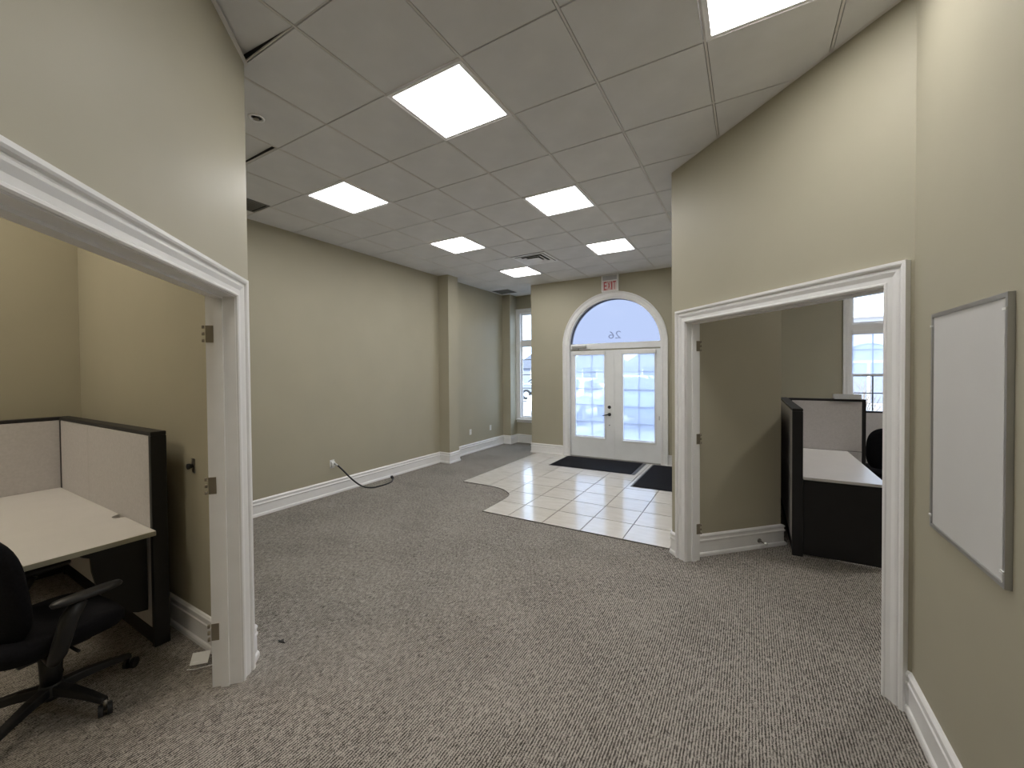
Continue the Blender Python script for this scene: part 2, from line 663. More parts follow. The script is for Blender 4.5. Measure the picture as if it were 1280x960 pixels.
# square air diffuser
o = tag(empty('air_diffuser', (VENT[0]*T, VENT[1]*T, H)), 'white square stepped air diffuser in the ceiling near the doors', 'vent')
c = T/2
MB().box(.014, .014, .03, T-.014, T-.014, .04).obj('duct_opening', 'void', o)
for r_out, r_in, z_out, z_in in ((.292, .252, -.005, -.005), (.240, .182, .004, -.012), (.170, .118, .002, -.016), (.106, .004, -.018, -.018)):
    q = [(-r_out, -r_out), (r_out, -r_out), (r_out, r_out), (-r_out, r_out)]
    q2 = [(x*r_in/r_out, y*r_in/r_out) for x, y in q]
    vs = [(c+x, c+y, z_in) for x, y in q] + [(c+x, c+y, z_out) for x, y in q2]
    vs = [(c+x, c+y, z_in if r_out < .28 else z_out) for x, y in q]
    vs += [(c+x, c+y, z_out) for x, y in q2]
    vs += [(x, y, z+.004) for x, y, z in vs]
    fs = []
    for i in range(4):
        j = (i+1) % 4
        fs += [(i, j, 4+j, 4+i), (8+i, 12+i, 12+j, 8+j), (i, 8+i, 8+j, j), (4+i, 4+j, 12+j, 12+i)]
    mb = MB().add(vs, fs)
    mb.obj('diffuser_ring', 'vent', o)


def grille(x0, y0, x1, y1, label, along='x'):
    o = tag(empty('return_grille', (x0, y0, H)), label, 'vent', 'dark louvred ceiling grilles')
    w, d = x1-x0, y1-y0
    f = MB()
    for b in ((0, 0, w, .018), (0, d-.018, w, d), (0, .018, .018, d-.018), (w-.018, .018, w, d-.018)):
        f.box(b[0], b[1], -.006, b[2], b[3], 0)
    f.obj('grille_frame', 'grille', o)
    MB().box(.016, .016, -.0012, w-.016, d-.016, -.0002).obj('duct_opening', 'void', o)
    n = int((d-.036)/.022)
    sm = MB().add([(.018, 0, -.001), (w-.018, 0, -.001), (w-.018, .012, -.006), (.018, .012, -.006),
                   (.018, .0015, -.001), (w-.018, .0015, -.001), (w-.018, .0135, -.006), (.018, .0135, -.006)],
                  [(0, 1, 2, 3), (7, 6, 5, 4), (0, 4, 5, 1), (3, 2, 6, 7), (0, 3, 7, 4), (1, 5, 6, 2)]).data('louvre', 'grille')
    for i in range(n):
        l = link('louvre', sm, o)
        l.location = (0, .02+i*.022, 0)


grille(-2.72, .30, -2.40, .595, 'dark louvred ceiling grille beside the left slanted wall edge')
grille(-2.90, 5.75, -2.50, 6.15, 'dark louvred ceiling grille in front of the narrow tall window')

# recessed sprinkler
o = tag(empty('sprinkler_head', (-.955, -.30, H)), 'small round recessed sprinkler in the ceiling tile by the left slanted wall', 'sprinkler')
MB().lathe([(.052, -.0005), (.052, -.004), (.044, -.008), (.034, -.005), (.032, -.0005)], 28).obj('escutcheon', 'vent', o)
MB().lathe([(.018, -.004), (.018, -.012), (.010, -.014)], 18).obj('sprinkler_cap', 'steel', o)

# ------------------------------------------------------------------ walls
def wall(name, mb, label):
    return struct(mb.obj(name, 'wall'), label, 'wall')


wall('wall_left', MB().box(-3.35, LC[1], 0, XL, 6.80, TOP), 'long khaki wall on the left of the main room')
wall('wall_left_column', MB().box(XL, 4.012, 0, -2.748, 4.30, H), 'khaki wall column standing out from the long left wall')
wall('wall_left_pier', MB().box(XL, 6.30, 0, -2.772, YW, H), 'narrow khaki pier beside the tall narrow window')


def hole_wall(name, x0, x1, ox0, ox1, oz0, oz1, y0, y1, label):
    m = MB()
    m.box(x0, y0, 0, ox0, y1, TOP)
    m.box(ox1, y0, 0, x1, y1, TOP)
    m.box(ox0, y0, 0, ox1, y1, oz0)
    m.box(ox0, y0, oz1, ox1, y1, TOP)
    return wall(name, m, label)


hole_wall('wall_window', XL, -1.90, -2.72, -1.98, .56, 3.12, YW, 6.80, 'khaki wall holding the narrow tall window behind the niche')
hole_wall('wall_office_front', 1.55, 6.1, 3.42, 4.42, .56, 3.12, YW, 6.80, 'khaki front wall of the right office around its window')
# entrance wall with arched opening
DX, DR, DZ = -.185, .885, 2.190    # arch centre, inner radius, spring line
xz = lambda y: (lambda p, q, h: (p, y+h, q))
arch = [(DX+DR*math.cos(t), DZ+DR*math.sin(t)) for t in [PI*i/40 for i in range(41)]]
poly = [(RC[0], 0), (RC[0], TOP), (-1.90, TOP), (-1.90, 0), (DX-DR, 0)] + arch[::-1] + [(DX+DR, 0)]
wall('wall_front', MB().prism(poly, 0, .19, xz(YF)), 'khaki entrance wall around the arched double door')
wall('wall_recess_left', MB().box(-1.90, YF+.19, 0, -1.72, 6.80, TOP), 'side wall of the entrance recess')
wall('wall_right', MB().prism([RC, (RC[0], 6.80), (1.55, 6.80), (1.55, RC[1]+.1), AB(-.42, BR+.02)[:2]], 0, TOP), 'hidden right-hand wall of the entrance area')


def slant_wall(name, a0, a1, o0, o1, b0, b1, label):
    poly = [(a0, 0), (o0, 0), (o0, OH), (o1, OH), (o1, 0), (a1, 0), (a1, TOP), (a0, TOP)]
    return wall(name, MB().prism(poly, b0, b1, lambda p, q, h: AB(p, h, q)), label)


slant_wall('wall_slanted_left', .085, 1.98, AL0-.02, AL1+.02, BL-WT, BL, 'khaki slanted wall above the left office opening')
slant_wall('wall_slanted_right', -.470, 1.370, AR0-.02, AR1+.02, BR, BR+WT, 'khaki slanted wall above the right office opening')
# left office
wall('wall_office_side', MB().prism([LC, (XLO-.2, LC[1]), (XLO-.2, YL), (-1.2955-YL, YL)][::-1], 0, TOP),
     'khaki wall inside the left office beside the hinges')
wall('wall_office_end', MB().box(XLO-.2, -4.9, 0, XLO, YL, TOP), 'khaki end wall of the left office')
wall('wall_corridor_left', MB().prism([LE, (LE[0], -4.6), (LE[0]-.14, -4.6), AB(1.98, BL-WT)[:2]], 0, TOP), 'khaki corridor wall behind the camera')
wall('wall_back', MB().box(-3.35, -4.9, 0, 6.1, -4.6, TOP), 'khaki wall at the back of the corridor')
# right office
wall('wall_office_stub', MB().prism([AB(AO, BR+WT)[:2], AB(AO, BO)[:2], (1.75, AB(AO, BO)[1]), (1.55, AB(AO, BO)[1]), (1.55, 2.2)], 0, TOP),
     'khaki stub wall inside the right office with a spring door stop')
wall('wall_office_flank', MB().box(1.56, AB(AO, BO)[1], 0, AB(AO, BO)[0], YW, TOP), 'hidden wall of the right office behind the cubicle panel')
wall('wall_whiteboard', MB().prism([RB, (XB, -4.6), (XB+.13, -4.6), (XB+.13, RB[1]-.02), AB(1.42, BR+WT)[:2], AB(1.37, BR+WT)[:2]], 0, TOP),
     'khaki wall on the right that carries the whiteboard')
wall('wall_office_rear', MB().box(XB+.13, .45, 0, 6.1, .6, TOP), 'rear wall of the right office')
wall('wall_office_right', MB().box(5.9, .6, 0, 6.1, YW, TOP), 'far side wall of the right office')
struct(MB().box(-3.5, -5.0, TOP, 6.3, 6.95, TOP+.25).obj('ceiling_slab', 'tile'), 'structural slab above the offices', 'ceiling')

# ------------------------------------------------------------------ baseboards
BBP = [(0, 0), (.024, 0), (.024, .020), (.020, .030), (.013, .036), (.012, .128), (.018, .134), (.018, .146), (.013, .152), (.012, .168), (.017, .176),
       (.016, .186), (.008, .196), (0, .20)]
nb = [0]


def baseboard(side_name, path, side, label):
    o = MB().sweep(path, BBP, XYZ, side).obj('baseboard_'+side_name, 'white')
    return struct(o, label, 'baseboard')


baseboard('left', [(XL, LC[1]), (XL, 4.012), (-2.748, 4.012), (-2.748, 4.30), (XL, 4.30), (XL, 6.30), (-2.772, 6.30), (-2.772, YW), (-1.90, YW),
                   (-1.90, YF), (DX-DR-CW, YF)], -1, 'white moulded baseboard along the long left wall and niche')
baseboard('front', [(DX+DR+CW, YF), (RC[0], YF), RC, AB(AR0-CW, BR)[:2]], -1, 'white moulded baseboard round the corner of the right slanted wall')
baseboard('right', [AB(AR1+CW, BR)[:2], RB, (XB, -4.6)], -1, 'white moulded baseboard under the whiteboard')
baseboard('corner', [AB(AL0-CW, BL)[:2], LC, (-2.9, LC[1])], -1, 'short white baseboard on the end of the left slanted wall')
baseboard('office_left', [(-1.2955-YL+.02, YL), (XLO, YL), (XLO, -4.6)], 1, 'white moulded baseboard inside the left office')
baseboard('office_right', [AB(AO, BR+WT)[:2], AB(AO, BO)[:2], (2.0, AB(AO, BO)[1]+.05)], -1, 'white moulded baseboard inside the right office')
baseboard('office_front', [(AB(AO, BO)[0]+.03, YW), (5.9, YW)], -1, 'white baseboard under the right office window')

# ------------------------------------------------------------------ opening trims
CAS = [(0, 0), (0, .012), (.006, .017), (.014, .017), (.018, .013), (.040, .013), (.052, .018), (.062, .022), (.072, .022), (.076, .018), (.082, .018),
       (.086, .030), (.094, .034), (CW, .034), (CW, 0)]


def hinge(parent, fn, z):
    """fn(depth-from-office-edge, out-of-jamb, z)"""
    b = MB()
    for p in ((.0, 0, z-.045), (.038, .0025, z+.045)):
        pass
    vs = [fn(d, o_, zz) for zz in (z-.045, z+.045) for d, o_ in ((0, 0), (.036, 0), (.036, .0028), (0, .0028))]
    b.add(vs, [(0, 1, 2, 3), (7, 6, 5, 4), (0, 4, 5, 1), (1, 5, 6, 2), (2, 6, 7, 3), (3, 7, 4, 0)])
    h = b.obj('hinge', 'bronze', parent)
    for k in (-1, 0, 1):
        MB().tube([fn(-.010, .004, z+k*.036-.0085), fn(-.010, .004, z+k*.036+.0085)], .0068, 10).obj('hinge_knuckle', 'bronze', h)
    return h


def opening(name, a0, a1, bf, sgn, hinges, label):
    """sgn: room side direction along b; bf: wall face"""
    o = struct(empty(name, AB((a0+a1)/2, bf-sgn*WT/2)), label, 'door frame')
    off = Vector(o.location)
    fn = lambda p, q, h: Vector(AB(p, bf+sgn*h, q))-off
    path = [(a0, 0), (a0, OH), (a1, OH), (a1, 0)]
    MB().sweep(path, CAS, fn, 1).obj('casing', 'white', o)
    bk = bf-sgn*WT
    fb = lambda p, q, h: Vector(AB(p, bk-sgn*h, q))-off
    jm = MB()
    jp = [(0, 0), (.02, 0), (.02, WT), (0, WT)]
    fj = lambda p, q, h: Vector(AB(p, bf-sgn*h, q))-off
    MB().sweep([(a0+.004, 0), (a0+.004, OH-.004), (a1-.004, OH-.004), (a1-.004, 0)], [(0, -.002), (.022, -.002), (.022, WT+.002), (0, WT+.002)], fj, 1).obj('jamb', 'white', o)
    MB().sweep([(a0+.004, 0), (a0+.004, OH-.004), (a1-.004, OH-.004), (a1-.004, 0)], [(0, .055), (-.012, .055), (-.012, .093), (0, .093)], fj, 1).obj('stop_moulding', 'white', o)
    for z in hinges:
        hinge(o, lambda d, q, z_: Vector(AB(a0+.004+q, bf-sgn*(WT+.002)+sgn*d, z_))-off, z)
    return o


opening('trim_1', AL0, AL1, BL, 1, (.30, 1.09, 1.90), 'white moulded door frame with bronze hinges round the left office opening')
opening('trim_2', AR0, AR1, BR, -1, (.28, 1.08, 1.90), 'white moulded door frame with bronze hinges round the right office opening')

# ------------------------------------------------------------------ front entrance
d1 = struct(empty('door_1', (DX, YF, 0)), 'white arched double entrance door with glazed leaves and fanlight', 'door')
LO = Vector((DX, YF, 0))


def dfn(y):
    return lambda p, q, h: Vector((p, y+h, q))-LO


cp = [(DX-DR, 0)] + arch[::-1] + [(DX+DR, 0)]
dcas = [(0, 0), (0, -.014), (.008, -.02), (.02, -.02), (.026, -.014), (.07, -.016), (.084, -.026), (.094, -.036), (CW, -.036), (CW, 0)]
MB().sweep(cp, dcas, dfn(YF), 1).obj('casing', 'white', d1)
# lining of the arched reveal
MB().sweep(cp, [(0, -.004), (0, .19), (-.022, .19), (-.022, -.004)], dfn(YF), 1).obj('jamb', 'white', d1)
YD = YF+.065
iw = DR-.022
MB().prism([(DX-iw, 2.115), (DX+iw, 2.115), (DX+iw, 2.225), (DX-iw, 2.225)], -.02, .07, dfn(YD)).obj('transom_bar', 'door', d1, bevel=.006)
MB().prism([(DX-iw, 2.085), (DX+iw, 2.085), (DX+iw, 2.115), (DX-iw, 2.115)], .01, .06, dfn(YD)).obj('head_stop', 'lamedge', d1)
ra = iw
fan = [(DX+(ra+.002)*math.cos(t), DZ+(ra+.002)*math.sin(t)) for t in [PI*i/40 for i in range(41)] if DZ+ra*math.sin(t) > 2.22]
MB().prism([(fan[0][0], 2.222)]+fan+[(fan[-1][0], 2.222)], .03, .036, dfn(YD)).obj('fanlight_pane', 'archglass', d1)
ffn = dfn(YD)
MB().sweep([(DX-ra, 2.225)]+fan[::-1]+[(DX+ra, 2.225)], [(0, .01), (.004, .01), (.004, .055), (0, .055)][::-1], lambda p, q, h: ffn(p, q, h), -1).obj('pane_gasket', 'matedge', d1)
# mirrored numerals read from outside
text_obj('numeral', '26', .245, .145, 'numeral', d1, lambda p, q, h: Vector((-.045-p, YD+.037+h, 2.305+q))-LO)
# leaves
def leaf(x0, x1, gx0, gx1, gz0, gz1, mx, mzs):
    m = MB()
    f = dfn(YD)
    z0, z1 = .012, 2.09
    for a in ((x0, z0, gx0, z1), (gx1, z0, x1, z1), (gx0, z0, gx1, gz0), (gx0, gz1, gx1, z1)):
        m.prism([(a[0], a[1]), (a[2], a[1]), (a[2], a[3]), (a[0], a[3])], 0, .045, f)
    L = m.obj('door_leaf', 'door', d1)
    # glazing bead
    MB().sweep([(gx0, gz0), (gx1, gz0), (gx1, gz1), (gx0, gz1)], [(0, -.012), (-.022, -.010), (-.028, 0), (0, 0)], f, 1, closed=True).obj('glazing_bead', 'door', L)
    MB().prism([(gx0-.001, gz0-.001), (gx1+.001, gz0-.001), (gx1+.001, gz1+.001), (gx0-.001, gz1+.001)], .020, .026, f).obj('door_pane', 'glass', L)
    MB().prism([(mx-.007, gz0), (mx+.007, gz0), (mx+.007, gz1), (mx-.007, gz1)], .027, .036, f).obj('muntin', 'door', L)
    for z in mzs:
        MB().prism([(gx0, z-.007), (gx1, z-.007), (gx1, z+.007), (gx0, z+.007)], .0275, .0365, f).obj('muntin', 'door', L)
    # roller shade drawn over the pane
    MB().prism([(gx0+.004, gz0+.02), (gx1-.004, gz0+.02), (gx1-.004, gz1), (gx0+.004, gz1)], .010, .0115, f).obj('shade_cloth', 'shade', L)
    MB().prism([(gx0-.035, gz1+.0), (gx1+.035, gz1+.0), (gx1+.035, gz1+.075), (gx0-.035, gz1+.075)], -.075, -.002, f).obj('shade_cassette', 'white', L, bevel=.012)
    MB().prism([(gx0+.004, gz0+.004), (gx1-.004, gz0+.004), (gx1-.004, gz0+.024), (gx0+.004, gz0+.024)], .004, .016, f).obj('shade_bottom_rail', 'white', L)
    return L


LL = leaf(DX-iw+.003, DX-.003, -.945, -.36, .40, 2.005, -.608, (1.68, 1.35, 1.035, .713))
RL = leaf(DX+.003, DX+iw-.003, .0, .565, .385, 2.0, .29, (1.68, 1.345, 1.02, .71))
f = dfn(YD)
MB().prism([(DX-.022, .02), (DX+.022, .02), (DX+.022, 2.085), (DX-.022, 2.085)], -.012, -.0005, f).obj('astragal', 'door', RL, bevel=.004)
hx = -.262
MB().lathe([(.031, 0), (.031, -.012), (.024, -.02), (.0, -.021)], 20, tuple(f(hx, 1.0, 0)), 'y').obj('deadbolt', 'black', LL)
hd = MB().lathe([(.031, 0), (.031, -.012), (.018, -.016), (.014, -.05), (.0, -.051)], 20, tuple(f(hx, .862, 0)), 'y').obj('lever_handle', 'black', LL)
MB().tube([f(hx, .862, -.045), f(hx-.04, .858, -.05), f(hx-.085, .848, -.048), f(hx-.12, .838, -.046)], [.011, .011, .010, .007], 10).obj('lever_arm', 'black', LL)
MB().lathe([(.010, 0), (.010, -.006), (.0, -.007)], 12, tuple(f(hx, .657, 0)), 'y').obj('lock_cylinder', 'black', LL)
MB().prism([(.64, .80), (.652, .80), (.652, .87), (.64, .87)], -.012, 0, f).obj('bolt_plate', 'alu', RL)
# overhead closer
cb = MB().prism([(-.99, 2.135), (-.70, 2.135), (-.70, 2.20), (-.99, 2.20)], -.075, -.02, f).obj('door_closer', 'alu', d1, bevel=.008)
MB().tube([f(-.86, 2.14, -.05), f(-.86, 2.10, -.05)], .012, 10).obj('closer_spindle', 'steel', cb)
MB().tube([f(-.95, 2.108, -.06), f(-.78, 2.10, -.11), f(-.62, 2.112, -.05)], .008, 8).obj('closer_arm', 'steel', cb)
MB().prism([(DX-iw, .009), (DX+iw, .009), (DX+iw, .02), (DX-iw, .02)], -.03, .10, f).obj('threshold', 'alu', d1)

# ------------------------------------------------------------------ tall windows
def window(name, x0, x1, shade_z, label, mx, nh):
    o = struct(empty(name, ((x0+x1)/2, YW, .56)), label, 'window')
    off = Vector(o.location)
    f = lambda p, q, h: Vector((p, YW+h, q))-off
    z0, z1 = .57, 3.10
    cs = [(0, 0), (0, -.014), (.02, -.02), (.05, -.02), (.066, -.03), (.08, -.03), (.08, 0)]
    MB().sweep([(x0, z0), (x0, z1), (x1, z1), (x1, z0)], cs, f, 1).obj('casing', 'white', o)
    MB().sweep([(x0, z0), (x1, z0), (x1, z1), (x0, z1)], [(-.012, -.004), (.035, -.004), (.035, .14), (-.012, .14)], f, 1, closed=True).obj('window_frame', 'white', o)
    MB().prism([(x0-.11, z0-.028), (x1+.11, z0-.028), (x1+.11, z0), (x0-.11, z0)], -.065, -.0045, f).obj('window_stool', 'white', o, bevel=.006)
    MB().prism([(x0-.085, z0-.085), (x1+.085, z0-.085), (x1+.085, z0-.03), (x0-.085, z0-.03)], -.02, 0, f).obj('apron', 'white', o)
    t0, t1 = 2.31, 2.42
    MB().prism([(x0+.035, t0), (x1-.035, t0), (x1-.035, t1), (x0+.035, t1)], .02, .12, f).obj('transom_bar', 'lamedge' if False else 'white', o, bevel=.006)
    MB().prism([(x0+.033, t1-.002), (x1-.033, t1-.002), (x1-.033, z1-.033), (x0+.033, z1-.033)], .07, .076, f).obj('upper_pane', 'glass', o)
    MB().prism([(x0+.033, z0+.033), (x1-.033, z0+.033), (x1-.033, t0+.002), (x0+.033, t0+.002)], .07, .076, f).obj('lower_pane', 'glass', o)
    MB().sweep([(x0+.035, t1), (x1-.035, t1), (x1-.035, z1-.035), (x0+.035, z1-.035)], [(0, .06), (.03, .06), (.03, .095), (0, .095)], f, 1, closed=True).obj('upper_sash', 'white', o)
    MB().sweep([(x0+.035, z0+.035), (x1-.035, z0+.035), (x1-.035, t0), (x0+.035, t0)], [(0, .06), (.03, .06), (.03, .095), (0, .095)], f, 1, closed=True).obj('lower_sash', 'white', o)
    for x in mx:
        MB().prism([(x-.009, z0+.06), (x+.009, z0+.06), (x+.009, t0-.02), (x-.009, t0-.02)], .077, .088, f).obj('muntin', 'grille', o)
    for z in nh:
        MB().prism([(x0+.06, z-.008), (x1-.06, z-.008), (x1-.06, z+.008), (x0+.06, z+.008)], .0775, .0885, f).obj('muntin', 'grille', o)
    if shade_z:
        MB().prism([(x0+.045, shade_z), (x1-.045, shade_z), (x1-.045, t0-.02), (x0+.045, t0-.02)], .03, .0315, f).obj('shade_cloth', 'shade', o)
        MB().prism([(x0+.045, shade_z-.02), (x1-.045, shade_z-.02), (x1-.045, shade_z+.012), (x0+.045, shade_z+.012)], .024, .038, f).obj('shade_bottom_rail', 'lampframe', o)
        MB().prism([(x0+.04, t0-.065), (x1-.04, t0-.065), (x1-.04, t0+.005), (x0+.04, t0+.005)], -.004, .05, f).obj('shade_cassette', 'lampframe', o, bevel=.01)
    return o


window('window_1', -2.71, -1.99, None, 'narrow tall white-framed window in the niche left of the doors', (-2.30,), (1.98, 1.62, 1.30, .98))
window('window_2', 3.43, 4.41, 1.60, 'tall white-framed window with a half-drawn shade in the right office', (3.74, 4.1), (2.0, 1.577, 1.30, 1.0))

# ------------------------------------------------------------------ exit sign
o = tag(empty('exit_sign', (-.207, YF, 3.17)), 'white box sign with red EXIT letters above the arched door', 'exit sign')
MB().box(-.158, -.075, .0, .158, -.0005, .315).obj('sign_housing', 'plate', o, bevel=.006)
MB().box(-.135, -.079, .018, .135, -.0745, .20).obj('sign_face', 'signface', o)
MB().box(-.135, -.079, .215, .135, -.0745, .30).obj('sign_cover', 'alu', o)
x = -.108
for ch, w in (('E', .055), ('X', .06), ('I', .018), ('T', .055)):
    text_obj('letter', ch, w, .15, 'red', o, (lambda x_: lambda p, q, h: (x_+p, -.0792-h, .035+q))(x))
    x += w+.013

# ------------------------------------------------------------------ entrance mats
def door_mat(x, y, w, d, rz, label):
    o = tag(empty('door_mat', (x, y, .009), rz), label, 'door mat', 'black entrance mats')
    MB().box(-w/2, -d/2, .0005, w/2, d/2, .004).obj('rubber_border', 'matedge', o)
    MB().box(-w/2+.03, -d/2+.02, .004, w/2-.06, d/2-.02, .011).obj('mat_pile', 'rubber', o)


door_mat(-.315, 5.19, 1.52, .90, math.radians(.5), 'wide black entrance mat lying right in front of the double door')
door_mat(.98, 4.84, .86, 1.56, math.radians(0), 'black entrance mat on the tiles, half hidden behind the right slanted wall')

# ------------------------------------------------------------------ whiteboard
o = tag(empty('whiteboard', (XB, .222, 1.01)), 'white dry-erase board with aluminium frame on the right wall', 'whiteboard')
MB().box(-.012, -.29, .012, -.0005, .29, .893).obj('writing_surface', 'board', o)
w2 = .300
fp = [(-w2, 0), (w2, 0), (w2, .905), (-w2, .905)]
MB().sweep(fp, [(0, -.0005), (0, -.017), (.014, -.017), (.016, -.0125), (.016, -.0005)], lambda p, q, h: (h, p, q), 1, closed=True).obj('board_frame', 'alu', o, bevel=0)
for sy in (-1, 1):
    for z in (.05, .855):
        m = MB().box(-.0205, sy*(w2-.012)-.011, z-.004, -.0172, sy*(w2-.012)+.011, z+.004)
        m.obj('frame_clip', 'plate', o)

# ------------------------------------------------------------------ outlets, cable, switch
def outlet(loc, rz, label, group=None):
    """plate in the local YZ plane facing +X"""
    o = tag(empty('wall_outlet', loc, rz), label, 'outlet', group)
    MB().box(.0005, -.036, -.058, .006, .036, .058).obj('cover_plate', 'plate', o, bevel=.002)
    for z in (-.02, .02):
        r = MB().box(.006, -.017, z-.014, .009, .017, z+.014).obj('receptacle', 'white', o, bevel=.001)
        for y in (-.006, .006):
            MB().box(.009, y-.0012, z-.004, .0095, y+.0012, z+.006).obj('slot', 'void', r)
    return o


outlet((XL, 4.987, .441), 0, 'white wall outlet in the niche, nearer the wall column', 'niche wall outlets')
outlet((XL, 5.748, .441), 0, 'white wall outlet in the niche, nearer the tall window', 'niche wall outlets')
outlet((XL, 1.715, .422), 0, 'white wall outlet with a black cable plugged in on the long left wall')
o = tag(empty('power_cable', (-2.70, 2.3, 0)), 'black cable running from the left wall outlet down onto the carpet', 'cable')
oo = Vector((2.70, -2.3, 0))
ctl = [(-2.90, 1.745, .405), (-2.86, 1.80, .33), (-2.80, 1.90, .19), (-2.74, 2.02, .07), (-2.70, 2.16, .018), (-2.685, 2.32, .008), (-2.69, 2.46, .008),
       (-2.72, 2.56, .009), (-2.77, 2.63, .016), (-2.80, 2.66, .03)]
pts = []
for i in range(len(ctl)-1):
    p0, p1, p2, p3 = (Vector(ctl[max(0, min(len(ctl)-1, k))]) for k in (i-1, i, i+1, i+2))
    for t in (0, .33, .66):
        pts.append(.5*(2*p1+(p2-p0)*t+(2*p0-5*p1+4*p2-p3)*t*t+(3*p1-p0-3*p2+p3)*t**3)+oo)
pts.append(Vector(ctl[-1])+oo)
MB().tube(pts, .011, 10).obj('cable_cord', 'black', o)
MB().box(-2.975+2.70+.004, 1.69-2.3, .385, -2.975+2.70+.03, 1.745-2.3, .455).obj('plug_body', 'plate', o, bevel=.006)
MB().tube([Vector((-2.945, 1.73, .43))+oo, Vector((-2.90, 1.745, .405))+oo], [.016, .010], 12).obj('strain_relief', 'tray', o)
MB().tube([Vector((-2.80, 2.66, .026))+oo, Vector((-2.835, 2.675, .045))+oo], [.018, .024], 14).obj('connector', 'black', o)
MB().tube([Vector((-2.835, 2.675, .045))+oo, Vector((-2.850, 2.682, .053))+oo], [.020, .019], 14).obj('connector_face', 'plate', o)

o = tag(empty('wall_switch', (-.984, YL, 1.11)), 'small metal wall plate with a black knob inside the left office', 'switch')
MB().box(-.019, -.006, -.045, .019, -.0005, .045).obj('cover_plate', 'steel', o, bevel=.002)
MB().lathe([(.013, -.006), (.013, -.02), (.018, -.024), (.018, -.036), (.012, -.038)], 16, (0, 0, .0), 'y').obj('knob', 'black', o)

# spring door stop on the right office baseboard
q = AB(AO+.016, 3.33)
o = tag(empty('door_stop', (q[0], q[1], .075), -PI/4), 'small chrome spring door stop on the right office baseboard', 'door stop')
MB().tube([(0, 0, 0), (.008, 0, 0)], [.022, .017], 16).obj('mount', 'steel', o)
MB().tube([(.008, 0, 0), (.065, 0, -.004)], .008, 10).obj('spring_rod', 'steel', o)
MB().tube([(.065, 0, -.004), (.085, 0, -.005)], .013, 12).obj('rubber_tip', 'plate', o)

# ------------------------------------------------------------------ cubicle panels
PH = 1.335


def panel(x0, y0, x1, y1, label, splits, group):
    """freestanding panel from (x0,y0) to (x1,y1), .08 thick, local X along it"""
    dx, dy = x1-x0, y1-y0
    w = math.hypot(dx, dy)
    o = tag(empty('cubicle_panel', ((x0+x1)/2, (y0+y1)/2, 0), math.atan2(dy, dx)), label, 'cubicle panel', group)
    t = .04
    for sx in (-1, 1):
        MB().box(min(sx*(w/2-.035), sx*w/2), -t, 0, max(sx*(w/2-.035), sx*w/2), t, PH-.025).obj('end_post', 'frame', o, bevel=.004)
    MB().box(-w/2, -t, PH-.025, w/2, t, PH).obj('top_cap', 'frame', o, bevel=.005)
    MB().box(-w/2+.035, -t+.012, .04, w/2-.035, t-.012, PH-.025).obj('core', 'frame', o)
    MB().box(-w/2+.035, -t+.004, .01, w/2-.035, t-.004, .11).obj('base_raceway', 'frame', o, bevel=.004)
    xs = [-w/2+.035]+[s_ for s_ in splits]+[w/2-.035]
    for a, b in zip(xs, xs[1:]):
        for sy in (-1, 1):
            y_a, y_b = sorted((sy*(t-.012), sy*(t-.001)))
            MB().box(a+.002, y_a, .725, b-.002, y_b, PH-.027).obj('fabric_tile', 'fabric', o, bevel=.004)
            MB().box(a+.002, y_a, .115, b-.002, y_b, .72).obj('fabric_tile', 'fabric', o, bevel=.004)
    return o


G1 = 'left office cubicle panels'
G2 = 'right office cubicle panels'
# left: the side panel along the wall, and the back one
panel(-2.99, -.837, -1.115, -.837, 'grey fabric cubicle panel with black end post beside the left office wall switch', [-.22], G1)
panel(-3.03, -2.90, -3.03, -.80, 'grey fabric cubicle panel across the far end of the left desk', [0], G1)
panel(2.415, 2.565, 2.415, 4.37, 'cubicle panel seen end-on with a black post in the right office', [0], G2)
panel(2.458, 4.27, 3.20, 4.27, 'grey fabric cubicle panel behind the white worktop in the right office', [], G2)
panel(3.32, 5.25, 4.60, 5.25, 'low grey cubicle panel standing under the right office window', [0], G2).scale = (1, 1, 1.125/PH)

# ------------------------------------------------------------------ desks
def smooth_arc(cx, cy, r, a0, a1, n=8):
    return [(cx+r*math.cos(a0+(a1-a0)*i/n), cy+r*math.sin(a0+(a1-a0)*i/n)) for i in range(n+1)]


o = tag(empty('desk', (-2.0, -1.15, 0)), 'off-white cubicle worktop in the left office with a cable notch at the back edge', 'desk')
off = lambda pts_: [(x+2.0, y+1.15) for x, y in pts_]
notch = smooth_arc(-1.60, -.879, .05, 0, -PI, 10)
top = [(-1.055, -.879)]+notch+[(-2.985, -.879), (-2.985, -2.75), (-2.48, -2.75), (-2.48, -1.75)]+smooth_arc(-2.18, -1.72, .30, PI, PI/2, 8)+[(-1.06, -1.40)]
MB().prism(off(top), .715, .74).obj('worktop', 'laminate', o)
tm = MB()
tm.prism(off([(-1.0553, -.881), (-1.0603, -1.40), (-1.0573, -1.402), (-1.0523, -.881)]), .713, .7395)
tm.prism(off([(-1.0603, -1.40), (-2.18, -1.42), (-2.18, -1.423), (-1.0573, -1.4035)]), .713, .7395)
tm.obj('edge_band', 'lamedge', o)
# curved cantilever bracket and support leg under the worktop
gab = [(-.882, .713), (-.882, .22)]+[(-.882-.25*math.sin(t), .22+.42*(1-math.cos(t))) for t in [PI/2*i/8 for i in range(1, 9)]]+[(-1.17, .66), (-1.17, .713)]
MB().prism([(y+1.15, z) for y, z in gab], -1.215+2.0, -1.19+2.0, lambda p, q, h: (h, p, q)).obj('bracket', 'frame', o)
MB().box(-2.98+2.0, -2.72+1.15, 0, -2.95+2.0, -2.70+1.15+.5, .713).obj('end_panel', 'frame', o)

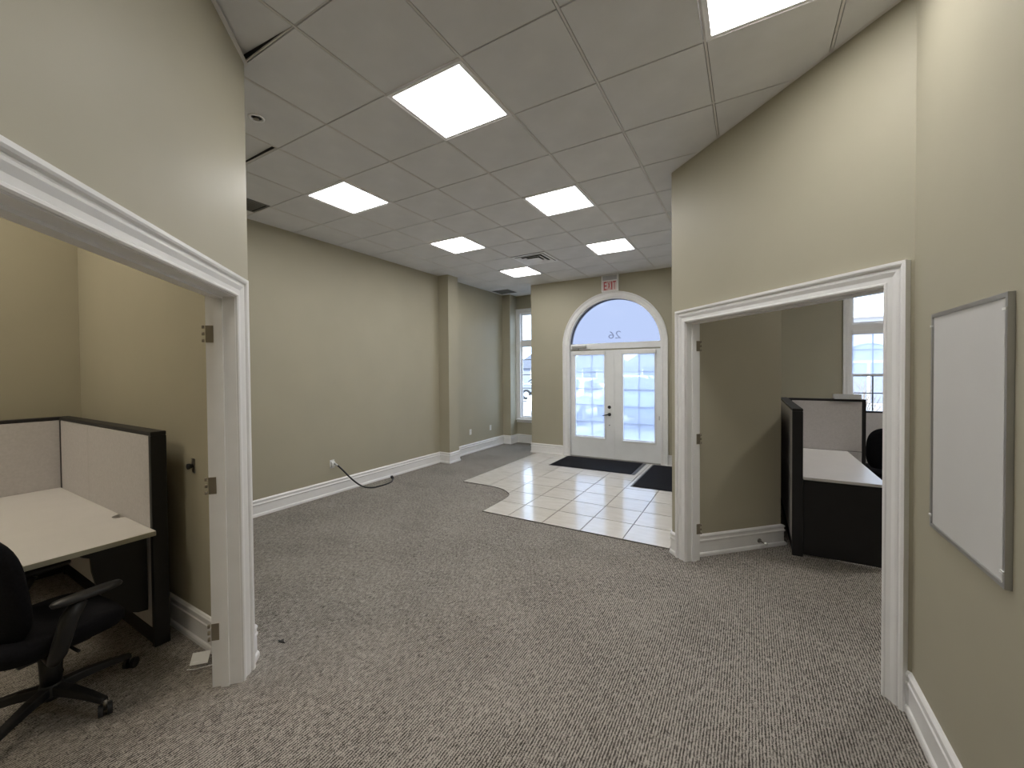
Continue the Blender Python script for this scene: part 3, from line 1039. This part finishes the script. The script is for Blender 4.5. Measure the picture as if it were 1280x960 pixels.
o = tag(empty('desk', (2.745, 3.38, 0)), 'white cubicle worktop with a black end panel in the right office', 'desk')
MB().box(-.288, -.82, .700, .285, .84, .725).obj('worktop', 'laminate', o, bevel=.003)
MB().box(-.286, -.79, .02, .283, -.765, .70).obj('end_panel', 'frame', o)
MB().box(.10, .60, .0, .125, .80, .70).obj('leg', 'frame', o)

# tray on the back panel
o = tag(empty('paper_tray', (3.03, 4.27, PH)), 'white flat tray lying on top of the right office panel', 'tray')
MB().box(-.125, -.06, .0005, .125, .06, .010).obj('tray_base', 'tray', o, bevel=.003)
MB().sweep([(-.125, -.06), (.125, -.06), (.125, .06), (-.125, .06)], [(0, .01), (.006, .01), (.006, .055), (0, .055)], XYZ, 1, closed=True).obj('tray_rim', 'tray', o)

# ------------------------------------------------------------------ office chairs
def superellipse(w, d, e=3.2, n=32):
    r = []
    for k in range(n):
        t = 2*PI*k/n
        c, s_ = math.cos(t), math.sin(t)
        r.append((w*math.copysign(abs(c)**(2/e), c), d*math.copysign(abs(s_)**(2/e), s_)))
    return r


def cushion(levels, fn=None, e=3.2, n=32, bend=None):
    """stack of rounded outlines: levels = (scale_w, scale_d, h)"""
    mb = MB()
    vs = []
    for w, d, h in levels:
        for x, y in superellipse(w, d, e, n):
            p = (x, y, h)
            if bend:
                p = bend(*p)
            vs.append(fn(*p) if fn else p)
    m = len(levels)
    fs = [(i*n+k, i*n+(k+1) % n, (i+1)*n+(k+1) % n, (i+1)*n+k) for i in range(m-1) for k in range(n)]
    mb.add(vs, fs, True)
    o_ = len(mb.v)-len(vs)
    mb.f += [tuple(range(n))[::-1], tuple((m-1)*n+k for k in range(n))]
    mb.sm += [True, True]
    return mb


def make_chair(base_rot):
    """task chair facing local +Y"""
    o = empty('office_chair')
    # base
    MB().lathe([(.05, .065), (.055, .08), (.045, .125), (.034, .14)], 20).obj('base_hub', 'black', o)
    for k in range(5):
        a = base_rot+2*PI*k/5
        ca, sa = math.cos(a), math.sin(a)
        pr = []
        for r, zc, w, h in ((.03, .105, .028, .022), (.12, .105, .026, .020), (.22, .092, .022, .016), (.315, .074, .018, .012)):
            for sx, sz in ((-1, -1), (1, -1), (.8, 1), (-.8, 1)):
                pr.append((r*ca-sx*w*sa, r*sa+sx*w*ca, zc+sz*h))
        fs = [(i*4+j, i*4+(j+1) % 4, (i+1)*4+(j+1) % 4, (i+1)*4+j) for i in range(3) for j in range(4)]+[(3, 2, 1, 0), (12, 13, 14, 15)]
        leg = MB().add(pr, fs).obj('base_leg', 'black', o, bevel=.005)
        cx, cy = .315*ca, .315*sa
        b = a+.9+k*1.3
        wx, wy = math.cos(b), math.sin(b)
        cm = MB()
        for s_ in (-1, 1):
            cm.tube([(cx+wx*s_*.008, cy+wy*s_*.008, .0285), (cx+wx*s_*.026, cy+wy*s_*.026, .0285)], .028, 18, smooth=False)
        c = cm.obj('caster', 'black', leg)
        MB().tube([(cx, cy, .028), (cx, cy, .075)], .008, 8).obj('caster_stem', 'steel', leg)
    MB().tube([(0, 0, .12), (0, 0, .29)], [.038, .046], 18).obj('cylinder_shroud', 'black', o)
    MB().tube([(0, 0, .29), (0, 0, .34)], .02, 14).obj('gas_cylinder', 'steel', o)
    MB().box(-.11, -.14, .315, .11, .12, .36).obj('tilt_mechanism', 'black', o, bevel=.01)
    MB().tube([(.07, .02, .345), (.22, .03, .335)], .007, 8).obj('tilt_lever', 'black', o)

    def sb(x, y, z):                      # waterfall front edge
        t = max(0, (y-.12)/.14)
        return (x, y, z-.035*t*t+.012*abs(x/.24)**2)
    cushion([(.17, .17, .36), (.225, .225, .368), (.25, .25, .405), (.25, .25, .44), (.228, .228, .462), (.16, .16, .467)], None, 3.4, 36, sb).obj('seat', 'cloth', o)

    # backrest: curved shell
    def bb(x, y, h):                      # x width, y height, h thickness
        yy = -.20-.03*(y/.25)+.085*(x/.215)**2-.02*math.cos(y*6)
        return (x, yy-h, .70+y)
    cushion([(.17, .22, -.028), (.205, .262, -.020), (.215, .275, 0), (.21, .268, .018), (.18, .235, .026)], None, 2.9, 36, bb).obj('backrest', 'cloth', o)
    MB().tube([(0, -.08, .34), (0, -.20, .35), (0, -.275, .42), (0, -.285, .56), (0, -.28, .68)], [.024, .028, .030, .028, .022], 12).obj('back_support', 'black', o)
    for s_ in (-1, 1):
        MB().tube([(s_*.10, -.05, .345), (s_*.24, -.06, .35), (s_*.285, -.06, .40), (s_*.288, -.02, .55), (s_*.285, .02, .612)],
                  [.022, .026, .032, .034, .028], 14).obj('arm_support', 'black', o)
        cushion([(.025, .10, .612), (.036, .125, .618), (.038, .13, .63), (.032, .122, .64)], lambda x, y, z, s_=s_: (x+s_*.285, y+.045, z), 2.6, 28).obj('armrest', 'black', o)
    return o


ch = make_chair(math.radians(23)-math.radians(6))
ch.location = (-1.0, -1.33, 0)
ch.rotation_euler = (0, 0, math.radians(6))
tag(ch, 'black office swivel chair pulled up to the left desk', 'chair', 'black swivel chairs')
c2 = copy_tree(ch)
c2.location = (3.49, 4.84, 0)
c2.rotation_euler = (0, 0, math.radians(4))
tag(c2, 'black office swivel chair beyond the fabric panel and white worktop in the right office', 'chair', 'black swivel chairs')

# ------------------------------------------------------------------ small litter
o = tag(empty('paper_tag', (-.700, -.815, 0), math.radians(32)), 'white paper tag with a thin cord leaning at the foot of the left door frame', 'tag')
tg = MB().box(-.052, -.001, 0, .052, .001, .062).obj('tag_card', 'paper', o)
tg.rotation_euler = (math.radians(-38), math.radians(-9), 0)
tg.location = (0, 0, .010)
MB().box(-.038, -.0013, .012, .0, -.0011, .018).obj('print_line', 'lampframe', tg)
MB().tube([(-.04, -.035, .004), (.0, -.03, .003), (.05, -.01, .004), (.085, .005, .006)], .0025, 6).obj('tag_cord', 'paper', o)
o = MB().prism([(-.03, -.004), (-.004, -.012), (.012, -.006), (.034, .002), (.010, .010), (-.002, .020), (-.010, .004)], .001, .005).obj('carpet_scrap', 'black')
o.location = (-.495, -.452, 0)
tag(o, 'tiny black scrap lying on the carpet near the left door frame', 'scrap')

# ------------------------------------------------------------------ outside
struct(MB().prism([(-60, 6.95), (60, 6.95), (60, 90), (-60, 90)], -.25, -.10).obj('ground', 'asphalt'), 'pale asphalt parking lot outside the front doors', 'ground')
struct(MB().box(-3.5, 6.8, -.12, 6.3, 8.4, -.02).obj('sidewalk', 'stone'), 'pale concrete walk in front of the building', 'pavement')


def car(loc, rz, paint, label):
    o = tag(empty('parked_car', loc, rz), label, 'car', 'cars in the parking lot')
    prof = [(-2.2, .35), (-2.25, .62), (-2.1, .88), (-1.35, .95), (-.75, 1.40), (.75, 1.44), (1.45, 1.0), (2.15, .92), (2.25, .60), (2.2, .35)]
    lo = [(x, z) for x, z in prof]
    MB().prism(lo, -.85, .85, lambda p, q, h: (p, h*(1 if q < 1 else .82), q)).obj('car_body', paint, o, bevel=.06, seg=2)
    for s_ in (-1, 1):
        MB().prism([(-1.15, .98), (-.70, 1.33), (.02, 1.36), (.02, .98)], 0, .03, lambda p, q, h, s_=s_: (p, s_*((.855 if q < 1 else .72)+h), q)).obj('side_window', 'darkglass', o)
        MB().prism([(.08, .98), (.08, 1.36), (.68, 1.36), (1.25, 1.02)], 0, .03, lambda p, q, h, s_=s_: (p, s_*((.855 if q < 1.05 else .72)+h), q)).obj('side_window', 'darkglass', o)
        for x in (-1.4, 1.4):
            w = MB().tube([(x, s_*.66, .22), (x, s_*.88, .22)], .32, 22, smooth=False).obj('wheel', 'tyre', o)
            MB().tube([(x, s_*.88, .22), (x, s_*.895, .22)], .19, 16, smooth=False).obj('hub_cap', 'alu', w)
    MB().add([(1.38, -.66, 1.06), (1.38, .66, 1.06), (.84, .58, 1.40), (.84, -.58, 1.40), (1.44, -.66, 1.09), (1.44, .66, 1.09), (.90, .58, 1.43), (.90, -.58, 1.43)],
             [(0, 1, 2, 3), (4, 7, 6, 5), (0, 4, 5, 1), (1, 5, 6, 2), (2, 6, 7, 3), (3, 7, 4, 0)]).obj('windscreen', 'darkglass', o)
    MB().add([(-1.33, -.66, 1.02), (-1.33, .66, 1.02), (-.84, .58, 1.38), (-.84, -.58, 1.38), (-1.38, -.66, 1.05), (-1.38, .66, 1.05), (-.90, .58, 1.42), (-.90, -.58, 1.42)],
             [(0, 3, 2, 1), (4, 5, 6, 7), (0, 1, 5, 4), (1, 2, 6, 5), (2, 3, 7, 6), (3, 0, 4, 7)]).obj('rear_window', 'darkglass', o)
    return o


car((-3.7, 12.4, 0), PI/2+.05, 'carwhite', 'white car parked just outside the left door leaf')
car((-1.15, 12.6, 0), -PI/2, 'carblue', 'blue car parked just outside the right door leaf')
car((-9.2, 22.5, 0), .1, 'cargrey', 'grey car parked across the lot behind the left door leaf')
car((-4.0, 23.5, 0), PI, 'carwhite', 'white car parked across the lot behind the right door leaf')


def gable_house(x, y, w, d, h, rh, label):
    o = tag(empty('far_building', (x, y, -.1)), label, 'building', 'buildings across the lot')
    MB().box(-w/2, 0, 0, w/2, d, h).obj('building_walls', 'stucco', o)
    n = max(2, int(w/5))
    for i in range(n):
        cx = -w/2+w*(i+.5)/n
        s_ = w/n*.5
        MB().prism([(cx-s_, h), (cx+s_, h), (cx, h+rh)], -.3, d, lambda p, q, g_: (p, g_, q)).obj('gable', 'slate', o)
        wn = MB().box(cx-.8, -.05, 1.0, cx+.8, .02, 2.6).obj('window', 'stone', o)
        MB().box(cx-.7, -.07, 1.1, cx+.7, -.045, 2.5).obj('pane', 'darkglass', wn)
    return o


gable_house(-12, 38, 18, 8, 2.2, 1.9, 'grey gabled row of buildings far across the parking lot, seen through the left leaf')
gable_house(3.5, 42, 10, 8, 2.2, 1.9, 'smaller grey gabled building far across the lot, seen through the right leaf')
# brick building with an arched window across from the right office
o = tag(empty('brick_building', (7.2, 25, -.1)), 'red brick building with a pale stone arch seen through the right office window', 'building')
MB().box(-6, 0, 0, 6, 8, 4.4).obj('brick_wall', 'brick', o)
MB().box(-6.2, -.25, 4.4, 6.2, 8, 4.62).obj('cornice', 'stone', o)
MB().box(-6.1, -.1, 4.62, 6.1, 8, 5.2).obj('parapet', 'stone', o)
az = 2.35
ar = [(1.0*math.cos(PI*i/20), az+.75*math.sin(PI*i/20)) for i in range(21)]
MB().sweep([(-1.0, 0)]+ar[::-1]+[(1.0, 0)], [(0, 0), (0, -.12), (.28, -.12), (.28, 0)], lambda p, q, h: (p, h, q), 1).obj('stone_arch', 'stone', o)
pn = MB().prism([(-1.0, .1)]+ar[::-1]+[(1.0, .1)], -.03, .02, lambda p, q, h: (p, h, q)).obj('arched_pane', 'stucco', o)
MB().box(-1.0, -.08, 2.10, 1.0, -.03, 2.22).obj('mullion', 'stone', pn)
MB().box(-.06, -.08, .1, .06, -.03, 2.10).obj('mullion', 'stone', pn)
# bare shrub
o = tag(empty('bare_shrub', (4.55, 12.5, -.1)), 'leafless shrub with thin bare twigs outside the right office window', 'shrub')
for i in range(26):
    a, l = random.uniform(0, 2*PI), random.uniform(.9, 1.55)
    dx, dy = math.cos(a)*random.uniform(.15, .75), math.sin(a)*random.uniform(.1, .5)
    p0 = Vector((dx*.15, dy*.15, 0))
    p1 = Vector((dx*.6, dy*.6, l*.55))
    p2 = Vector((dx*1.1+random.uniform(-.1, .1), dy, l))
    st = MB().tube([p0, p1, p2], [.012, .008, .003], 5).obj('branch', 'twig', o)
    for k in range(3):
        q0 = p1.lerp(p2, random.uniform(0, .7))
        MB().tube([q0, q0+Vector((random.uniform(-.22, .22), random.uniform(-.2, .2), random.uniform(.12, .35)))], [.005, .002], 4).obj('twig', 'twig', st)
